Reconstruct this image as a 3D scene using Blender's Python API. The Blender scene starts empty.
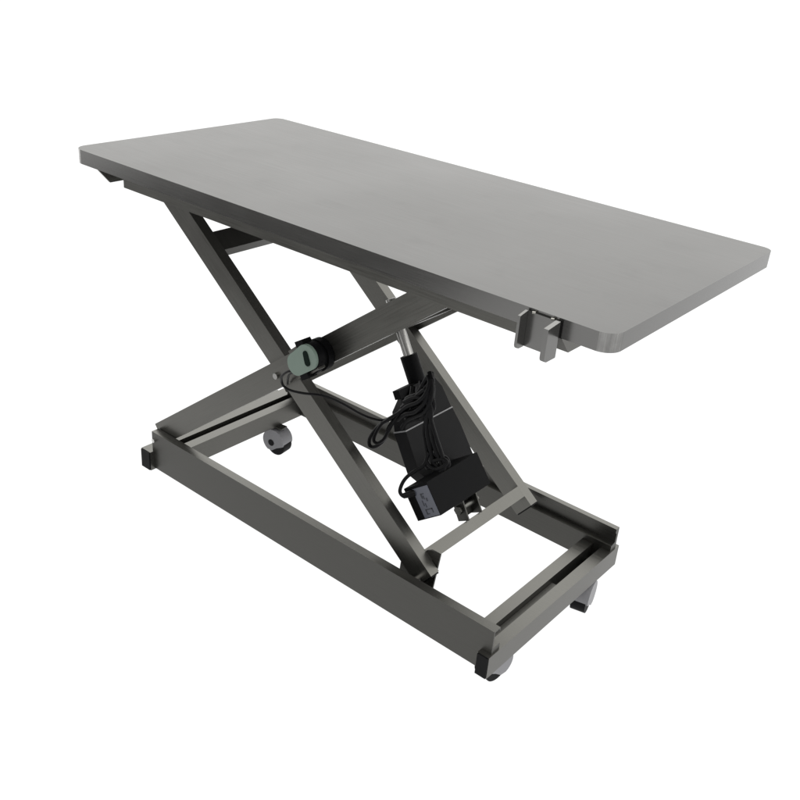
import bpy, bmesh, math
from mathutils import Vector, Matrix

scene = bpy.context.scene
col = scene.collection
ZF = 0.845                      # tabletop surface height above the ground (m)

# ------------------------------------------------------------------ materials
def new_mat(name):
    m = bpy.data.materials.new(name); m.use_nodes = True
    nt = m.node_tree
    return m, nt, nt.nodes['Principled BSDF']

def steel(name, base, rough=0.36, metal=0.8, stretch=(2, 90, 90), var=0.12, rvar=0.10, bump=0.06, tint=(1.0, 0.985, 0.91), blotch=3.0, smudge=0.0):
    """brushed stainless steel: fine streaks along local X, soft blotches, slightly uneven sheen"""
    m, nt, b = new_mat(name)
    tc = nt.nodes.new('ShaderNodeTexCoord')
    mp = nt.nodes.new('ShaderNodeMapping'); mp.inputs['Scale'].default_value = stretch
    nt.links.new(tc.outputs['Object'], mp.inputs['Vector'])
    n1 = nt.nodes.new('ShaderNodeTexNoise'); n1.inputs['Scale'].default_value = 6; n1.inputs['Detail'].default_value = 4
    nt.links.new(mp.outputs['Vector'], n1.inputs['Vector'])
    n2 = nt.nodes.new('ShaderNodeTexNoise'); n2.inputs['Scale'].default_value = blotch; n2.inputs['Detail'].default_value = 5
    nt.links.new(tc.outputs['Object'], n2.inputs['Vector'])
    add = nt.nodes.new('ShaderNodeMath'); add.operation = 'ADD'
    nt.links.new(n1.outputs['Fac'], add.inputs[0]); nt.links.new(n2.outputs['Fac'], add.inputs[1])
    mr = nt.nodes.new('ShaderNodeMapRange')
    mr.inputs['From Min'].default_value = 0.6; mr.inputs['From Max'].default_value = 1.4
    mr.inputs['To Min'].default_value = 1 - var; mr.inputs['To Max'].default_value = 1 + var
    nt.links.new(add.outputs[0], mr.inputs['Value'])
    vm = nt.nodes.new('ShaderNodeVectorMath'); vm.operation = 'SCALE'
    vm.inputs[0].default_value = (base*tint[0], base*tint[1], base*tint[2])
    fac = mr.outputs['Result']
    if smudge > 0:                      # sparse handling marks
        n3 = nt.nodes.new('ShaderNodeTexNoise'); n3.inputs['Scale'].default_value = 11; n3.inputs['Detail'].default_value = 7; n3.inputs['Roughness'].default_value = 0.65
        nt.links.new(tc.outputs['Object'], n3.inputs['Vector'])
        m3 = nt.nodes.new('ShaderNodeMapRange'); m3.inputs['From Min'].default_value = 0.56; m3.inputs['From Max'].default_value = 0.72
        m3.inputs['To Min'].default_value = 1.0; m3.inputs['To Max'].default_value = 1 - smudge
        nt.links.new(n3.outputs['Fac'], m3.inputs['Value'])
        mm = nt.nodes.new('ShaderNodeMath'); mm.operation = 'MULTIPLY'
        nt.links.new(fac, mm.inputs[0]); nt.links.new(m3.outputs['Result'], mm.inputs[1]); fac = mm.outputs[0]
    nt.links.new(fac, vm.inputs['Scale'])
    nt.links.new(vm.outputs['Vector'], b.inputs['Base Color'])
    rr = nt.nodes.new('ShaderNodeMapRange')
    rr.inputs['From Min'].default_value = 0.6; rr.inputs['From Max'].default_value = 1.4
    rr.inputs['To Min'].default_value = rough - rvar; rr.inputs['To Max'].default_value = rough + rvar
    nt.links.new(add.outputs[0], rr.inputs['Value'])
    nt.links.new(rr.outputs['Result'], b.inputs['Roughness'])
    bp = nt.nodes.new('ShaderNodeBump'); bp.inputs['Strength'].default_value = bump; bp.inputs['Distance'].default_value = 0.0004
    nt.links.new(n1.outputs['Fac'], bp.inputs['Height']); nt.links.new(bp.outputs['Normal'], b.inputs['Normal'])
    b.inputs['Metallic'].default_value = metal
    return m

def plastic(name, c, rough=0.45, var=0.15, scale=60, bump=0.05, spec=0.4):
    m, nt, b = new_mat(name)
    tc = nt.nodes.new('ShaderNodeTexCoord')
    n = nt.nodes.new('ShaderNodeTexNoise'); n.inputs['Scale'].default_value = scale; n.inputs['Detail'].default_value = 5
    nt.links.new(tc.outputs['Object'], n.inputs['Vector'])
    mr = nt.nodes.new('ShaderNodeMapRange'); mr.inputs['To Min'].default_value = 1 - var; mr.inputs['To Max'].default_value = 1 + var
    nt.links.new(n.outputs['Fac'], mr.inputs['Value'])
    vm = nt.nodes.new('ShaderNodeVectorMath'); vm.operation = 'SCALE'; vm.inputs[0].default_value = c
    nt.links.new(mr.outputs['Result'], vm.inputs['Scale']); nt.links.new(vm.outputs['Vector'], b.inputs['Base Color'])
    rr = nt.nodes.new('ShaderNodeMapRange'); rr.inputs['To Min'].default_value = rough - 0.08; rr.inputs['To Max'].default_value = rough + 0.08
    nt.links.new(n.outputs['Fac'], rr.inputs['Value']); nt.links.new(rr.outputs['Result'], b.inputs['Roughness'])
    bp = nt.nodes.new('ShaderNodeBump'); bp.inputs['Strength'].default_value = bump; bp.inputs['Distance'].default_value = 0.0005
    nt.links.new(n.outputs['Fac'], bp.inputs['Height']); nt.links.new(bp.outputs['Normal'], b.inputs['Normal'])
    b.inputs['Specular IOR Level'].default_value = spec
    return m

M_TOP = steel('brushed_steel_top', 0.087, rough=0.42, metal=0.7, stretch=(1.2, 140, 140), var=0.085, rvar=0.07, bump=0.03, tint=(1, 0.995, 0.975), blotch=2.6, smudge=0.10)
M_HIGHLIGHT = steel('steel_corner_highlight', 0.215, rough=0.24, metal=0.97, stretch=(70, 70, 1.5), var=0.38, rvar=0.05, bump=0.0, tint=(1, .99, .965), blotch=40)
M_EDGE = steel('polished_steel_edge', 0.155, rough=0.22, metal=0.97, var=0.06, rvar=0.05, bump=0.0, tint=(1, .99, .965))
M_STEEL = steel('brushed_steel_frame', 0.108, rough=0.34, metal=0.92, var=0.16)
M_GLINT = steel('steel_edge_glint', 0.30, rough=0.30, metal=0.95, var=0.25, rvar=0.05, bump=0.0, blotch=14)
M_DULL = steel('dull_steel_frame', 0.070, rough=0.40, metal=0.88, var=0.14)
M_CHROME = steel('polished_steel', 0.5, rough=0.16, metal=1.0, var=0.05, rvar=0.03, bump=0.0, tint=(1, .99, .97))
M_BLACK = plastic('black_plastic', (0.0032, 0.0033, 0.0037), 0.5, spec=0.05)
M_HOUSING = plastic('anthracite_housing', (0.0062, 0.0063, 0.0068), 0.55, spec=0.09)
M_RUBBER = plastic('black_rubber', (0.0045, 0.0045, 0.005), 0.6, spec=0.10)
M_CABLE = plastic('cable_sheath', (0.0035, 0.0035, 0.004), 0.45, scale=90, spec=0.10)
M_GASKET = plastic('grey_gasket', (0.20, 0.20, 0.205), 0.4)
M_HAND = plastic('grey_green_plastic', (0.125, 0.167, 0.141), 0.5, var=0.06)
M_BUTTON = plastic('dark_green_rubber', (0.003, 0.008, 0.006), 0.6, spec=0.05)
M_LABEL = plastic('blue_grey_sticker', (0.075, 0.08, 0.10), 0.35, var=0.05, scale=150)
M_INK = plastic('dark_print', (0.02, 0.022, 0.03), 0.4)
M_ROD = steel('steel_rod', 0.26, rough=0.2, metal=1.0, stretch=(2, 3, 3), var=0.05, rvar=0.03, bump=0.0, tint=(1, .99, .96))
M_CASTER = plastic('pale_grey_plastic', (0.175, 0.175, 0.185), 0.5, var=0.08)

# ------------------------------------------------------------------ helpers
def link(name, bm, mat, parent=None, M=None, smooth=40, bevel=0.0, seg=2, worn=False):
    if bevel > 0:
        es = [e for e in bm.edges if len(e.link_faces) == 2 and e.calc_face_angle(0) > math.radians(25)]
        bmesh.ops.bevel(bm, geom=es, offset=bevel, segments=seg, profile=0.7, affect='EDGES', clamp_overlap=True)
    bmesh.ops.recalc_face_normals(bm, faces=bm.faces[:])
    me = bpy.data.meshes.new(name); bm.to_mesh(me); bm.free()
    me.materials.append(mat)
    if worn:                            # edge highlights put into the colour of the rounded corners
        me.materials.append(M_GLINT)
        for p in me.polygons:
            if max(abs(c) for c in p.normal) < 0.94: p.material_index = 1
    for p in me.polygons: p.use_smooth = True
    me.set_sharp_from_angle(angle=math.radians(smooth))
    o = bpy.data.objects.new(name, me); col.objects.link(o)
    if M is not None: o.matrix_local = M
    if parent is not None: o.parent = parent
    return o

def empty(name, loc, label, cat):
    o = bpy.data.objects.new(name, None); col.objects.link(o)
    o.location = loc; o.empty_display_size = 0.05
    o['label'] = label; o['category'] = cat
    return o

def box(bm, lo, hi):
    vs = [bm.verts.new((x, y, z)) for x in (lo[0], hi[0]) for y in (lo[1], hi[1]) for z in (lo[2], hi[2])]
    for f in ((0,1,3,2),(4,6,7,5),(0,4,5,1),(2,3,7,6),(0,2,6,4),(1,5,7,3)):
        bm.faces.new([vs[i] for i in f])

def prism(bm, pts, axis, a, b):
    """extrude a 2-D outline: axis 'x' -> pts are (y,z); 'y' -> (x,z); 'z' -> (x,y)"""
    def v(p, t):
        return {'x': (t, p[0], p[1]), 'y': (p[0], t, p[1]), 'z': (p[0], p[1], t)}[axis]
    A = [bm.verts.new(v(p, a)) for p in pts]; B = [bm.verts.new(v(p, b)) for p in pts]
    n = len(pts)
    bm.faces.new(A[::-1]); bm.faces.new(B)
    for i in range(n): bm.faces.new((A[i], A[(i+1) % n], B[(i+1) % n], B[i]))

def cyl(bm, p, q, r, n=28, r2=None):
    p, q = Vector(p), Vector(q); d = (q-p).normalized()
    u = d.orthogonal().normalized(); w = d.cross(u)
    r2 = r if r2 is None else r2
    A = [bm.verts.new(p + r*(math.cos(2*math.pi*i/n)*u + math.sin(2*math.pi*i/n)*w)) for i in range(n)]
    B = [bm.verts.new(q + r2*(math.cos(2*math.pi*i/n)*u + math.sin(2*math.pi*i/n)*w)) for i in range(n)]
    bm.faces.new(A[::-1]); bm.faces.new(B)
    for i in range(n): bm.faces.new((A[i], A[(i+1) % n], B[(i+1) % n], B[i]))

def smooth_path(P, sub=8):
    P = [Vector(p) for p in P]; out = []
    Q = [2*P[0]-P[1]] + P + [2*P[-1]-P[-2]]
    for i in range(1, len(Q)-2):
        a, b, c, d = Q[i-1:i+3]
        for k in range(sub):
            t = k/sub
            out.append(0.5*((2*b)+(c-a)*t+(2*a-5*b+4*c-d)*t*t+(3*b-a-3*c+d)*t**3))
    out.append(P[-1]); return out

def cable(bm, P, r, n=10, sub=8):
    path = smooth_path(P, sub); rings = []
    u = None
    for i, p in enumerate(path):
        d = (path[min(i+1, len(path)-1)] - path[max(i-1, 0)]).normalized()
        u = d.orthogonal().normalized() if u is None else (u - d*u.dot(d)).normalized()
        w = d.cross(u)
        rings.append([bm.verts.new(p + r*(math.cos(2*math.pi*k/n)*u + math.sin(2*math.pi*k/n)*w)) for k in range(n)])
    for a, b in zip(rings, rings[1:]):
        for k in range(n): bm.faces.new((a[k], a[(k+1) % n], b[(k+1) % n], b[k]))
    bm.faces.new(rings[0][::-1]); bm.faces.new(rings[-1])

def round_rect(x0, y0, x1, y1, r, n=10):
    pts = []
    rs = r if isinstance(r, tuple) else (r, r, r, r)
    for sx, sy, a0, r in ((1, 1, 0, rs[0]), (0, 1, 90, rs[1]), (0, 0, 180, rs[2]), (1, 0, 270, rs[3])):
        cx = x1-r if sx else x0+r; cy = y1-r if sy else y0+r
        for k in range(n+1):
            a = math.radians(a0 + 90*k/n); pts.append((cx+r*math.cos(a), cy+r*math.sin(a)))
    return pts

def frame(origin, X, Y, Z):
    return Matrix(((X[0], Y[0], Z[0], origin[0]), (X[1], Y[1], Z[1], origin[1]), (X[2], Y[2], Z[2], origin[2]), (0, 0, 0, 1)))

# ------------------------------------------------------------------ setting
gm, gnt, gb = new_mat('white_glow_ground')
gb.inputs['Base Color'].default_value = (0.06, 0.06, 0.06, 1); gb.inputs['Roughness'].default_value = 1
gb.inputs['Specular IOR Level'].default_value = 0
gb.inputs['Emission Color'].default_value = (1, 1, 1, 1); gb.inputs['Emission Strength'].default_value = 1.0  # emission added so the ground stays white and hides cast shadows
bm = bmesh.new()
bm.faces.new([bm.verts.new(p) for p in ((-200, -200, 0), (200, -200, 0), (200, 200, 0), (-200, 200, 0))])
g = link('ground', bm, gm); g['kind'] = 'structure'
# unseen dark patch added on the ground for the steel fronts to mirror
M_REFLECT_DARK = plastic('dark_reflect_surface', (0.05, 0.049, 0.048), 0.7, scale=6)
bm = bmesh.new(); prism(bm, round_rect(-2.55, -2.9, -0.12, -0.78, 0.03), 'z', 0.0005, 0.005)
g = link('dark_reflect_patch', bm, M_REFLECT_DARK); g['kind'] = 'structure'

# ------------------------------------------------------------------ the lift table
W, T, L = 0.597, 0.030, 1.30
OFF = Vector((0.65, 0.30, 0.0))
table = empty('lift_table', OFF, 'stainless steel scissor lift table with long flat top on a low frame with casters', 'table')
PM = Matrix.Translation(-OFF)          # parts are written in ground coordinates
def part(name, bm, mat, parent=None, M=None, **k):
    if parent is None: return link(name, bm, mat, table, PM @ (M if M is not None else Matrix()), **k)
    return link(name, bm, mat, parent, M, **k)

# tabletop with folded-down edge
bm = bmesh.new()
prism(bm, round_rect(0, 0, L, W, (0.020, 0.022, 0.030, 0.028), 12), 'z', ZF-T, ZF)
top = part('tabletop', bm, M_TOP, bevel=0.0022, seg=3, smooth=50)
top.data.materials.append(M_EDGE); top.data.materials.append(M_HIGHLIGHT)
for p in top.data.polygons:
    if p.normal.z < 0.75: p.material_index = 1
    if 0.3 < p.normal.z < 0.97: p.material_index = 2          # thin rim highlight painted as brighter steel
    if abs(p.normal.z) < 0.3 and max(abs(p.normal.x), abs(p.normal.y)) < 0.985: p.material_index = 2   # streaky corner highlight put into the steel colour
# supports below the tabletop
for y0, y1 in ((0.030, 0.058), (W-0.058, W-0.030)):
    bm = bmesh.new(); box(bm, (0.132, y0, ZF-0.062), (1.196, y1, ZF-T-0.0005))
    part('support_rail', bm, M_STEEL, bevel=0.0015)
def cross_support(x0, x1):
    bm = bmesh.new()
    prism(bm, [(0.000, ZF-T-0.0006), (0.026, ZF-0.060), (W-0.026, ZF-0.060), (W, ZF-T-0.0006)], 'x', x0, x1)
    part('cross_support', bm, M_STEEL, bevel=0.001)
cross_support(0.086, 0.0905)
cross_support(1.200, 1.2195)

# rail clamp bracket on the front edge: back plate and two rounded lugs
bm = bmesh.new(); box(bm, (1.160, -0.0045, ZF-0.060), (1.214, -0.0008, ZF-0.0045))
br = part('clamp_bracket', bm, M_EDGE, bevel=0.0008)
def lug(x0, x1, dep, zt, zb):
    pts = [(-0.0048, zt), (-0.0048, zb)]
    r = 0.008
    for k in range(7):
        a = math.radians(270 - 90*k/6); pts.append((-dep+r+r*math.cos(a), zb+r+r*math.sin(a)))
    pts.append((-dep, zt-0.004))
    bm = bmesh.new(); prism(bm, pts, 'x', x0, x1)
    return part('lug', bm, M_EDGE, br, bevel=0.0012)
lug(1.1560, 1.1605, 0.024, ZF-0.0035, ZF-0.061)
lug(1.2080, 1.2160, 0.036, ZF-0.0035, ZF-0.060)
for x in (1.168, 1.200):
    bm = bmesh.new(); cyl(bm, (x, -0.0055, ZF-0.0042), (x+0.004, -0.0030, ZF-0.0042), 0.0020, 12)
    part('weld_bead', bm, M_GLINT, br)

# scissor arms: 53 x 24 mm tubes crossing at the pivot
def arm(name, z65, s, w, y0, y1, xa, xb, mat):
    h = math.hypot(1, s); X = Vector((1/h, 0, s/h)); Z = Vector((-s/h, 0, 1/h)); Yv = Vector((0, 1, 0))
    xm = (xa+xb)/2; o = Vector((xm, (y0+y1)/2, ZF+z65+s*(xm-0.65)))
    Ln = (xb-xa)/2*h
    bm = bmesh.new(); box(bm, (-Ln, -(y1-y0)/2, -w/2), (Ln, (y1-y0)/2, w/2))
    M = frame(o, X, Yv, Z)
    a = part(name, bm, mat, M=M, bevel=0.0022, seg=3, worn=True)
    for sx in (-1, 1):
        bm = bmesh.new(); xs = sorted((sx*(Ln-0.004), sx*(Ln+0.003)))
        box(bm, (xs[0], -(y1-y0)/2+0.0016, -w/2+0.0016), (xs[1], (y1-y0)/2-0.0016, w/2-0.0016))
        part('end_plug', bm, M_RUBBER, a, bevel=0.0008)
    return a, M, Ln
A = dict(z65=-0.2853, s=0.7627, w=0.0533); B = dict(z65=-0.4465, s=-0.7821, w=0.0517)
yA, tA, yB, tB = 0.0825, 0.023, 0.1062, 0.0251
arms = []
for y0, y1 in ((yA, yA+tA), (W-yA-tA, W-yA)):
    arms.append(arm('scissor_arm', A['z65'], A['s'], A['w'], y0, y1, 0.140, 0.935, M_STEEL))
for y0, y1 in ((yB, yB+tB), (W-yB-tB, W-yB)):
    arms.append(arm('scissor_arm', B['z65'], B['s'], B['w'], y0, y1, 0.158, 0.9485, M_STEEL))
PV = Vector((0.5463, 0, ZF-0.3660))
for ya, yb in ((yA-0.006, yB+tB+0.004), (W-yB-tB-0.004, W-yA+0.006)):
    bm = bmesh.new(); cyl(bm, (PV.x, ya, PV.z), (PV.x, yb, PV.z), 0.0065, 18)
    part('pivot_bolt', bm, M_ROD, bevel=0.001)

# cross tubes between the inner arms (flush with their upper faces)
hB = math.hypot(1, B['s']); XB = Vector((1/hB, 0, B['s']/hB)); ZB = Vector((-B['s']/hB, 0, 1/hB))
def cross_tube(px, pz, w, d, mat, lift=0.0):
    o = Vector((px, W/2, ZF+pz)) - ZB*(d/2 - lift)
    bm = bmesh.new(); hy = W/2-yB-tB+0.0006
    box(bm, (-w/2, -hy, -d/2), (w/2, hy, d/2))
    return part('cross_tube', bm, mat, M=frame(o, XB, Vector((0, 1, 0)), ZB), bevel=0.002, seg=3)
cross_tube(0.9345, -0.6362, 0.0265, 0.026, M_STEEL, 0.0006)
cross_tube(0.3113, -0.1490, 0.0480, 0.028, M_DULL, -0.004)
# cross bar between the outer arms that the actuator pushes on
hA = math.hypot(1, A['s']); XA = Vector((1/hA, 0, A['s']/hA)); ZA = Vector((-A['s']/hA, 0, 1/hA))
bm = bmesh.new(); hy = W/2-yA-tA+0.0006
box(bm, (-0.018, -hy, -0.018), (0.018, hy, 0.018))
part('cross_tube', bm, M_DULL, M=frame(Vector((0.672, W/2, ZF+A['z65']+A['s']*0.022)), XA, Vector((0, 1, 0)), ZA), bevel=0.002)

# ------------------------------------------------------------------ base frame
zt, hb = ZF-0.659, 0.1004
def side_beam(yo, sgn):
    if sgn > 0: pr = [(0, 0), (.0199, 0), (.0199, -.007), (.0172, -.007), (.0172, -.003), (.003, -.003), (.003, -.040), (.0255, -.040), (.0255, -hb), (0, -hb)]
    else: pr = [(0, 0), (.0135, 0), (.0135, -.010), (.008, -.014), (.008, -.036), (.0235, -.040), (.0235, -hb), (0, -hb)]
    bm = bmesh.new(); prism(bm, [(yo+sgn*a, zt+b) for a, b in pr], 'x', 0.139, 1.149)
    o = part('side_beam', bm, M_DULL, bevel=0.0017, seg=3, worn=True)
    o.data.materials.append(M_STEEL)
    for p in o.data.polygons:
        if p.normal.z > 0.95: p.material_index = 2  # upward faces get lighter steel, standing in for light from above
    return o
beams = [side_beam(0.0609, 1), side_beam(0.5358, -1)]
bm = bmesh.new(); cyl(bm, (0.150, 0.0550, zt-0.020), (0.150, 0.0612, zt-0.020), 0.005, 14)
part('bolt_head', bm, M_CHROME, beams[0], bevel=0.0008)
zc, zh = ZF-0.7129, 0.0506
def end_tube(x0, x1, y0, y1, caps):
    bm = bmesh.new(); box(bm, (x0, y0, zc-zh), (x1, y1, zc))
    o = part('end_tube', bm, M_STEEL, bevel=0.002, seg=3, worn=True)
    if caps:
        for ya, yb in ((y0-0.003, y0+0.004), (y1-0.004, y1+0.003)):
            bm = bmesh.new(); box(bm, (x0+0.0012, ya, zc-zh+0.0012), (x1-0.0012, yb, zc-0.0012))
            part('end_cap', bm, M_RUBBER, o, bevel=0.001)
    return o
end_tube(0.1095, 0.1433, 0.0500, 0.5470, True)
end_tube(0.1634, 0.1900, 0.0660, 0.5300, False)
end_tube(1.1258, 1.1520, 0.0500, 0.5470, True)
end_tube(1.0791, 1.1057, 0.0660, 0.5300, False)
# dark filler strip low in the slot of each end
for x0, x1 in ((0.1440, 0.1627), (1.1064, 1.1251)):
    bm = bmesh.new(); box(bm, (x0, 0.0875, zc-0.0475), (x1, 0.509, zc-0.044))
    part('slot_plate', bm, M_DULL)
bm = bmesh.new(); box(bm, (1.1064, 0.0875, zc-0.019), (1.1251, 0.345, zc-0.015))
part('slot_plate', bm, M_DULL)

# grey plate beside the lower end of the front inner arm
for ya, yb, sg in ((yB+tB+0.0012, yB+tB+0.0048, 1),):
    pts = [(.862, -.7590), (.867, -.690), (.930, -.628), (.940, -.622), (.963, -.622), (.952, -.718), (.950, -.7590)]
    bm = bmesh.new(); prism(bm, [(x, ZF+z) for x, z in pts], 'y', ya, yb)
    pp = part('grey_plate', bm, M_DULL, bevel=0.0008)
    lo, hi = (0.0866, ya) if sg > 0 else (yb, W-0.0866)
    bm = bmesh.new(); box(bm, (.866, lo, ZF-.7585), (.948, hi, ZF-.7545))
    part('foot', bm, M_DULL, pp, bevel=0.0006)
    bm = bmesh.new(); cyl(bm, (.936, lo, ZF-.678), (.936, hi, ZF-.678), 0.007, 16)
    part('pin', bm, M_CHROME, pp)

# side flange of the left end tube
bm = bmesh.new(); box(bm, (0.0975, 0.150, zc-0.0045), (0.1090, 0.5090, zc-0.0012))
part('side_flange', bm, M_STEEL)

# casters: pale hooded housing, dark wheel showing below and to one side
def caster(x, y, yaw):
    Rm = Matrix.Translation((x, y, 0)) @ Matrix.Rotation(yaw, 4, 'Z')
    zw = 0.029; pts = []
    for k in range(25):
        a = math.radians(-12 + 250*k/24); pts.append((0.034*math.cos(a), zw+0.012+0.034*math.sin(a)))
    pts.append((-0.004, zw-0.018)); pts.append((0.012, zw-0.006))
    bm = bmesh.new(); prism(bm, pts, 'y', -0.021, 0.021)
    h = part('caster', bm, M_CASTER, M=Rm, bevel=0.005, seg=4)
    bm = bmesh.new(); cyl(bm, (0, 0, 0.070), (0, 0, 0.0808), 0.011, 20); box(bm, (-0.022, -0.012, 0.0785), (0.022, 0.012, 0.0812))
    part('stem', bm, M_DULL, h)
    bm = bmesh.new(); cyl(bm, (0.006, -0.0165, zw), (0.006, 0.0165, zw), 0.029, 40)
    part('wheel', bm, M_RUBBER, h, bevel=0.004, seg=3)
    bm = bmesh.new(); cyl(bm, (-0.006, -0.0218, zw+0.006), (-0.006, -0.0195, zw+0.006), 0.0095, 24)
    part('axle', bm, M_RUBBER, h, bevel=0.0006)
for x, y, yaw in ((0.165, 0.178, 0.1), (0.187, 0.432, 0.15), (1.108, 0.146, -1.75), (1.130, 0.458, -1.35)):
    caster(x, y, yaw)

# ------------------------------------------------------------------ actuator
ax = Vector((0.483, 0, -0.8756)); nn = Vector((0.8756, 0, 0.483)); yy = Vector((0, 1, 0))
def P_act(n, y, z):       # point from plane offset n, y and height relative to tabletop
    x = (n - 0.483*z)/0.876; return Vector((x, y, ZF+z))
rod_y = 0.2996
MA = frame(Vector((0.7955, 0, ZF-0.4407)), -ax, yy, nn)      # local x: up along the rod, y: across, z: outward; z=0 is the front face
bm = bmesh.new()
prism(bm, [(0, .2055), (-.090, .2055), (-.165, .262), (-.165, .386), (-.04, .371), (0, .361)], 'z', -0.034, 0)
act = part('linear_actuator', bm, M_HOUSING, M=MA, bevel=0.0045, seg=3)
bm = bmesh.new()
prism(bm, [(.0018, .2065), (.0018, .360), (.052, .352), (.080, .335), (.080, .272), (.042, .218)], 'z', -0.033, -0.001)
part('gear_cover', bm, M_HOUSING, act, bevel=0.005, seg=3)
bm = bmesh.new(); box(bm, (-.0004, .2048, -0.0348), (.0022, .3618, 0.0008))
part('gasket', bm, M_GASKET, act)
zr = -0.017
bm = bmesh.new(); cyl(bm, (.060, rod_y, zr), (.139, rod_y, zr), 0.0188, 32)
part('outer_tube', bm, M_BLACK, act, bevel=0.002)
bm = bmesh.new(); cyl(bm, (.120, rod_y, zr), (.262, rod_y, zr), 0.0108, 32)
part('rod', bm, M_ROD, act)
bm = bmesh.new(); box(bm, (.063, .230, -0.026), (.082, .285, -0.008))
part('connector', bm, M_BLACK, act, bevel=0.002)
# clevis bracket fixing its lower end to the cross tube
for y0, y1 in ((.272, .2755), (.3175, .321)):
    bm = bmesh.new(); box(bm, (-.226, y0, .000), (-.158, y1, .029))
    part('mount_bracket', bm, M_DULL, act, bevel=0.001)
bm = bmesh.new(); box(bm, (-.224, .2757, .002), (-.165, .3173, .005))
part('mount_bracket', bm, M_DULL, act, bevel=0.0008)
bm = bmesh.new(); cyl(bm, (-.200, .268, .013), (-.200, .334, .013), 0.0070, 20); cyl(bm, (-.200, .265, .013), (-.200, .2715, .013), 0.010, 6)
part('mount_pin', bm, M_STEEL, act, bevel=0.0008)

# holder of the hand control on the front arm
HC = Vector((0.6725, 0, ZF-0.2705))
bm = bmesh.new()
cyl(bm, (HC.x, 0.0818, HC.z), (HC.x, 0.066, HC.z), 0.0325, 40); cyl(bm, (HC.x, 0.0665, HC.z), (HC.x, 0.052, HC.z), 0.0285, 40); cyl(bm, (HC.x, 0.0525, HC.z), (HC.x, 0.040, HC.z), 0.0325, 40)
hold = part('control_holder', bm, M_BLACK, bevel=0.0015)
for dx, dz in ((-0.012, 0.031), (0.004, -0.0315)):
    bm = bmesh.new(); box(bm, (-.011, .0290, -.006), (.011, .0520, .006))
    part('clip', bm, M_BLACK, hold, M=Matrix.Translation((HC.x+dx, 0, HC.z+dz)) @ Matrix.Rotation(math.radians(-32), 4, 'Y'), bevel=0.0015)

# ------------------------------------------------------------------ hand control (a thing held by the clip)
hc = empty('hand_control', (0.672, 0.035, 0.56), 'small grey-green hand control with dark oval button clipped to the front scissor arm', 'remote control')
PH = Matrix.Translation(-hc.location)
def capsule(c0, r0, c1, r1, n=18, g=0.0):
    c0, c1 = Vector(c0), Vector(c1); d = c1-c0; a0 = math.atan2(d.y, d.x)
    off = math.acos(max(-1, min(1, (r0-r1)/d.length)))
    pts = []
    for k in range(n+1):
        a = a0+off + (2*math.pi-2*off)*k/n; pts.append((c0.x+(r0+g)*math.cos(a), c0.y+(r0+g)*math.sin(a)))
    for k in range(n+1):
        a = a0-off + 2*off*k/n; pts.append((c1.x+(r1+g)*math.cos(a), c1.y+(r1+g)*math.sin(a)))
    return pts
big, small = (0.6820, ZF-0.2600), (0.6540, ZF-0.2845)
bm = bmesh.new(); prism(bm, capsule(big, 0.0255, small, 0.0225), 'y', 0.0275, 0.0345)
link('face_shell', bm, M_HAND, hc, PH, bevel=0.003, seg=3)
bm = bmesh.new(); box(bm, (-.0300, -.0065, -.0305), (.0260, .0115, .0305))
link('side_shell', bm, M_STEEL, hc, PH @ Matrix.Translation(((big[0]+small[0])/2, 0.042, (big[1]+small[1])/2)) @ Matrix.Rotation(-math.atan2(big[1]-small[1], big[0]-small[0]), 4, 'Y'), bevel=0.002)
bm = bmesh.new(); prism(bm, capsule(big, 0.0275, small, 0.0245), 'y', 0.0342, 0.0500)
link('back_shell', bm, M_BLACK, hc, PH, bevel=0.003, seg=3)
bm = bmesh.new(); prism(bm, capsule((0.6800, ZF-0.2530), 0.0062, (0.6860, ZF-0.2690), 0.0070), 'y', 0.0258, 0.0278)
link('button', bm, M_BUTTON, hc, PH, bevel=0.0008)
HAND = [(0.6439, 0.042, 0.537), (0.6227, 0.040, 0.5307), (0.5997, 0.045, 0.5105), (0.583, 0.06, 0.4882), (0.5853, 0.065, 0.475), (0.6004, 0.07, 0.47), (0.6303, 0.074, 0.474), (0.6619, 0.09, 0.4766), (0.6762, 0.11, 0.4673), (0.6895, 0.135, 0.449), (0.7092, 0.16, 0.4282), (0.7251, 0.18, 0.4156), (0.7488, 0.19, 0.4181), (0.7747, 0.195, 0.4406)]
HAND2 = [(0.6500, 0.040, 0.5396), (0.6168, 0.05, 0.5196), (0.5912, 0.07, 0.4924), (0.5819, 0.078, 0.475)]
bm = bmesh.new(); cable(bm, HAND, 0.0026); cable(bm, HAND2, 0.0022)
link('cord', bm, M_CABLE, hc, PH)

# ------------------------------------------------------------------ power adapter resting on the actuator
pa = empty('power_adapter', (0.89, 0.235, 0.27), 'black box-shaped power adapter with a grey sticker strapped across the actuator', 'power adapter')
PP = Matrix.Translation(-pa.location)
nX = Vector((0.795, 0, 0.6066)).normalized(); nZ = Vector((-nX.z, 0, nX.x)); 
MP = frame(Vector((0.8935, 0.150, ZF-0.5385)), nX, Vector((0, 1, 0)), nZ)   # local x right/up, y along the case, z up
bm = bmesh.new(); box(bm, (-.0340, 0, -.0355), (.0340, .168, .0355))
link('case', bm, M_BLACK, pa, PP @ MP, bevel=0.0035, seg=3)
bm = bmesh.new(); box(bm, (-.0110, -.0009, -.0335), (.0325, .0008, .0300))
st = link('sticker', bm, M_LABEL, pa, PP @ MP)
def ink(rects):
    bm = bmesh.new()
    for x0, z0, x1, z1 in rects: box(bm, (x0, -.0014, z0), (x1, -.0006, z1))
    o = link('print', bm, M_INK, st)
ink([(.004, .006, .0075, .017), (.0065, .0145, .014, .017), (.009, .004, .0115, .012), (.014, -.001, .018, .006),
     (.001, -.009, .0035, .003), (.006, -.013, .0085, -.004)])
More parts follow.
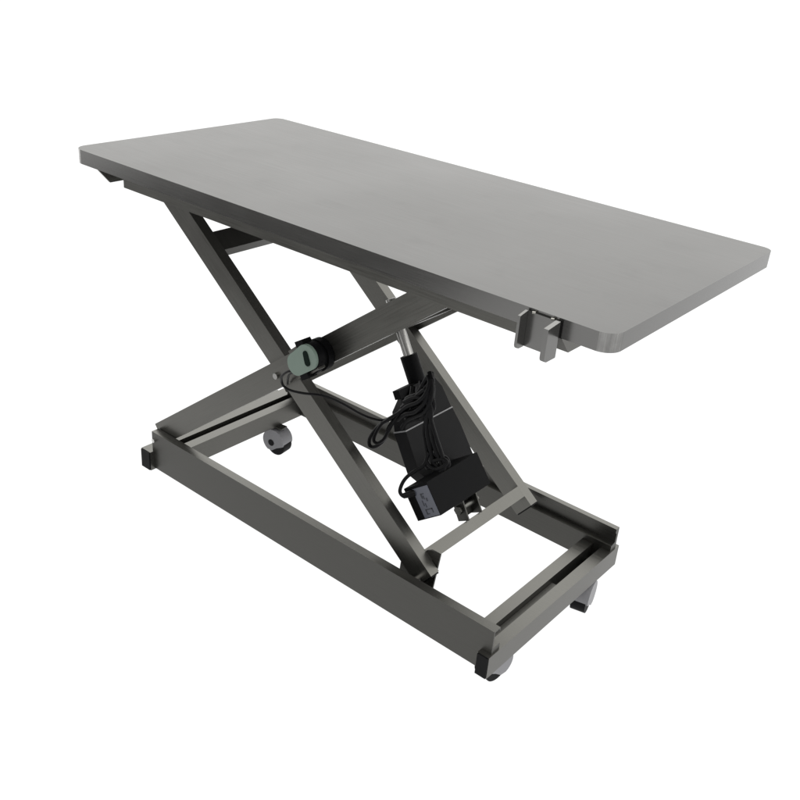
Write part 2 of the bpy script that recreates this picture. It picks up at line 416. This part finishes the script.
ink([(.000, -.026, .003, -.016), (.002, -.0185, .020, -.016), (.0175, -.026, .020, -.0165), (.000, -.0275, .008, -.0255)])
CORD = [(0.8700, 0.148, 0.316), (0.8600, 0.135, 0.310), (0.85, 0.132, 0.3175), (0.8471, 0.14, 0.3315), (0.8504, 0.15, 0.3451), (0.8613, 0.16, 0.3598), (0.8709, 0.172, 0.3707), (0.873, 0.18, 0.3867), (0.8638, 0.185, 0.4106), (0.8518, 0.19, 0.4376), (0.8555, 0.19, 0.4729), (0.8545, 0.19, 0.5055), (0.8413, 0.195, 0.5206)]
bm = bmesh.new(); cable(bm, CORD, 0.0038)
cyl(bm, (0.872, 0.151, 0.3175), (0.857, 0.1335, 0.3105), 0.0075, 16, 0.0055)
link('cord', bm, M_CABLE, pa, PP)

# ------------------------------------------------------------------ bundled cables
cb = empty('cable_bundle', (0.84, 0.19, 0.40), 'tangled bundle of looped black cables hanging in front of the actuator', 'cables')
PC = Matrix.Translation(-cb.location)
ROUTES = [
 ([(0.779, 0.19, 0.4396), (0.7583, 0.185, 0.4215), (0.736, 0.185, 0.3959), (0.7191, 0.185, 0.365), (0.7182, 0.186, 0.3474), (0.7299, 0.187, 0.3472), (0.747, 0.188, 0.3638), (0.7572, 0.19, 0.384), (0.7632, 0.19, 0.4077), (0.7779, 0.192, 0.4338), (0.7949, 0.194, 0.4582)], .0042),
 ([(0.7899, 0.188, 0.4539), (0.768, 0.182, 0.4312), (0.7484, 0.182, 0.4092), (0.7344, 0.182, 0.3798), (0.732, 0.183, 0.3641), (0.7423, 0.184, 0.3633), (0.7565, 0.185, 0.3786), (0.767, 0.186, 0.4038), (0.7765, 0.188, 0.4278), (0.7976, 0.19, 0.4653)], .0036),
 ([(0.8421, 0.2, 0.5452), (0.8547, 0.195, 0.5344), (0.8602, 0.188, 0.5128), (0.8601, 0.186, 0.4828), (0.862, 0.186, 0.4434), (0.8749, 0.184, 0.4089), (0.8894, 0.182, 0.384), (0.9071, 0.18, 0.3744)], .0045),
 ([(0.8339, 0.2, 0.5291), (0.8509, 0.19, 0.5151), (0.8663, 0.186, 0.4941), (0.8701, 0.186, 0.4603), (0.8802, 0.184, 0.4293), (0.8972, 0.182, 0.4035), (0.9134, 0.18, 0.3841)], .0042),
 ([(0.8255, 0.195, 0.5035), (0.8458, 0.19, 0.4933), (0.8553, 0.188, 0.4668), (0.8653, 0.186, 0.4358), (0.8778, 0.184, 0.4056), (0.8875, 0.182, 0.3785), (0.8778, 0.18, 0.3657), (0.8715, 0.18, 0.3768), (0.8749, 0.182, 0.4006)], .0040),
 ([(0.7963, 0.19, 0.4783), (0.8168, 0.188, 0.4959), (0.8402, 0.186, 0.5057), (0.8583, 0.186, 0.4997), (0.8658, 0.186, 0.4763), (0.8835, 0.184, 0.4442), (0.9035, 0.182, 0.4131), (0.9179, 0.18, 0.3884), (0.908, 0.179, 0.3729)], .0042),
 ([(0.7884, 0.19, 0.4525), (0.8102, 0.186, 0.4762), (0.8353, 0.184, 0.4957), (0.8512, 0.186, 0.5188), (0.8514, 0.195, 0.5417), (0.8419, 0.2, 0.5473), (0.8337, 0.2, 0.5312), (0.8273, 0.195, 0.5108), (0.8133, 0.19, 0.4894), (0.7926, 0.19, 0.4633)], .0048),
 ([(0.7849, 0.19, 0.4328), (0.8069, 0.186, 0.4569), (0.8302, 0.184, 0.4715), (0.8502, 0.184, 0.4972), (0.8545, 0.188, 0.5193), (0.845, 0.19, 0.5237), (0.8271, 0.19, 0.5036), (0.8067, 0.19, 0.4779), (0.7884, 0.19, 0.4525)], .0048),
 ([(0.7952, 0.192, 0.4179), (0.8117, 0.188, 0.4445), (0.8345, 0.186, 0.4636), (0.8544, 0.184, 0.4813), (0.8626, 0.186, 0.5058), (0.8602, 0.192, 0.5288), (0.8509, 0.198, 0.547)], .0046),
 ([(0.8724, 0.178, 0.3827), (0.885, 0.176, 0.3753), (0.9032, 0.175, 0.377), (0.9183, 0.176, 0.3903), (0.9229, 0.178, 0.4006), (0.909, 0.18, 0.4004), (0.8905, 0.18, 0.3876)], .0040),
 ([(0.800, .200, .432), (0.806, .196, .452), (0.820, .196, .472), (0.842, .198, .486), (0.846, .202, .472), (0.832, .204, .452), (0.812, .204, .440), (0.796, .202, .428)], .0050),
 ([(0.806, .206, .498), (0.815, .200, .486), (0.832, .196, .478), (0.848, .196, .486), (0.852, .198, .508), (0.846, .202, .526), (0.835, .206, .520), (0.822, .208, .504), (0.812, .208, .488)], .0048),
 ([(0.792, .200, .470), (0.800, .194, .486), (0.818, .192, .500), (0.836, .192, .514), (0.848, .196, .534), (0.852, .200, .546), (0.856, .196, .530), (0.852, .190, .500), (0.842, .188, .480), (0.820, .190, .462), (0.800, .194, .448)], .0046),
 ([(0.790, .206, .446), (0.800, .204, .462), (0.814, .206, .478), (0.828, .208, .494), (0.838, .210, .512), (0.846, .212, .532)], .0060),
 ([(0.856, .200, .470), (0.862, .192, .440), (0.870, .190, .412), (0.882, .188, .392), (0.896, .186, .380), (0.906, .184, .384), (0.900, .184, .396), (0.886, .186, .400)], .0042),
 ([(0.798, .214, .505), (0.804, .206, .490), (0.812, .200, .470), (0.806, .200, .450), (0.792, .204, .440), (0.784, .208, .452), (0.792, .206, .472), (0.808, .204, .484)], .0062),
 ([(0.812, .222, .520), (0.822, .214, .508), (0.834, .208, .492), (0.842, .204, .472), (0.836, .204, .456), (0.822, .208, .452), (0.812, .212, .466), (0.818, .210, .488), (0.832, .208, .508)], .0066),
 ([(0.826, .230, .540), (0.836, .220, .530), (0.846, .212, .516), (0.850, .206, .498), (0.846, .204, .482)], .0070),
 ([(0.840, .206, .555), (0.850, .200, .545), (0.858, .196, .530), (0.860, .194, .514), (0.866, .194, .496), (0.862, .194, .476)], .0052),
 ([(0.860, .192, .460), (0.868, .190, .430), (0.884, .188, .408), (0.902, .186, .392), (0.916, .184, .386), (0.924, .184, .392), (0.916, .186, .402), (0.900, .188, .400), (0.886, .190, .390)], .0038),
]
for P, r in ROUTES:
    bm = bmesh.new(); cable(bm, P, r); link('cable', bm, M_CABLE, cb, PC)

# ------------------------------------------------------------------ light
# studio surroundings: bright upper walls and ceiling, dimmer towards the photographer's side
w = bpy.data.worlds.new('World'); scene.world = w; w.use_nodes = True
nt = w.node_tree; wb = nt.nodes['Background']
tc = nt.nodes.new('ShaderNodeTexCoord'); sp = nt.nodes.new('ShaderNodeSeparateXYZ'); nt.links.new(tc.outputs['Generated'], sp.inputs[0])
def mrange(sock, f0, f1, t0, t1):
    n = nt.nodes.new('ShaderNodeMapRange'); n.interpolation_type = 'SMOOTHSTEP'
    n.inputs['From Min'].default_value = f0; n.inputs['From Max'].default_value = f1; n.inputs['To Min'].default_value = t0; n.inputs['To Max'].default_value = t1
    nt.links.new(sock, n.inputs['Value']); return n.outputs['Result']
up = mrange(sp.outputs['Z'], 0.0, 0.40, 1.0, 2.5)
fr0 = mrange(sp.outputs['Y'], -0.7, 0.2, 0.25, 1.0)
hi = mrange(sp.outputs['Z'], 0.40, 0.80, 0.0, 0.85)
mx = nt.nodes.new('ShaderNodeMath'); mx.operation = 'MAXIMUM'; nt.links.new(fr0, mx.inputs[0]); nt.links.new(hi, mx.inputs[1])
fr = mx.outputs[0]
mu = nt.nodes.new('ShaderNodeMath'); mu.operation = 'MULTIPLY'; nt.links.new(up, mu.inputs[0]); nt.links.new(fr, mu.inputs[1])
nt.links.new(mu.outputs[0], wb.inputs['Strength']); wb.inputs['Color'].default_value = (1, 0.995, 0.975, 1)
def area(name, loc, target, size, power, color=(1, 1, 1), sy=None):
    d = bpy.data.lights.new(name, 'AREA'); d.energy = power; d.color = color; d.shape = 'RECTANGLE'; d.size = size; d.size_y = sy or size
    o = bpy.data.objects.new(name, d); col.objects.link(o); o.location = loc
    o.rotation_euler = (Vector(target)-Vector(loc)).to_track_quat('-Z', 'Y').to_euler()
area('right_softbox', (4.5, 0.8, 1.4), (1.2, 0.3, 0.6), 1.6, 12, (1, 0.99, 0.98))
area('left_softbox', (-3.0, -0.3, 0.7), (0.1, 0.0, 0.8), 1.0, 14, (1, 0.99, 0.99))

# ------------------------------------------------------------------ camera
cd = bpy.data.cameras.new('camera'); cam = bpy.data.objects.new('camera', cd); col.objects.link(cam)
cd.sensor_width = 36; cd.lens = 952.96/800*36; cd.clip_start = 0.05; cd.clip_end = 500
rx, ry, rz = 1.0908, -0.0721, 0.7
cam.matrix_world = Matrix.Translation((1.8209, -1.1367, 0.5067+ZF)) @ Matrix.Rotation(rz, 4, 'Z') @ Matrix.Rotation(ry, 4, 'Y') @ Matrix.Rotation(rx, 4, 'X')
scene.camera = cam
scene.view_settings.view_transform = 'Standard'; scene.view_settings.look = 'None'
scene.view_settings.exposure = 0; scene.view_settings.gamma = 1
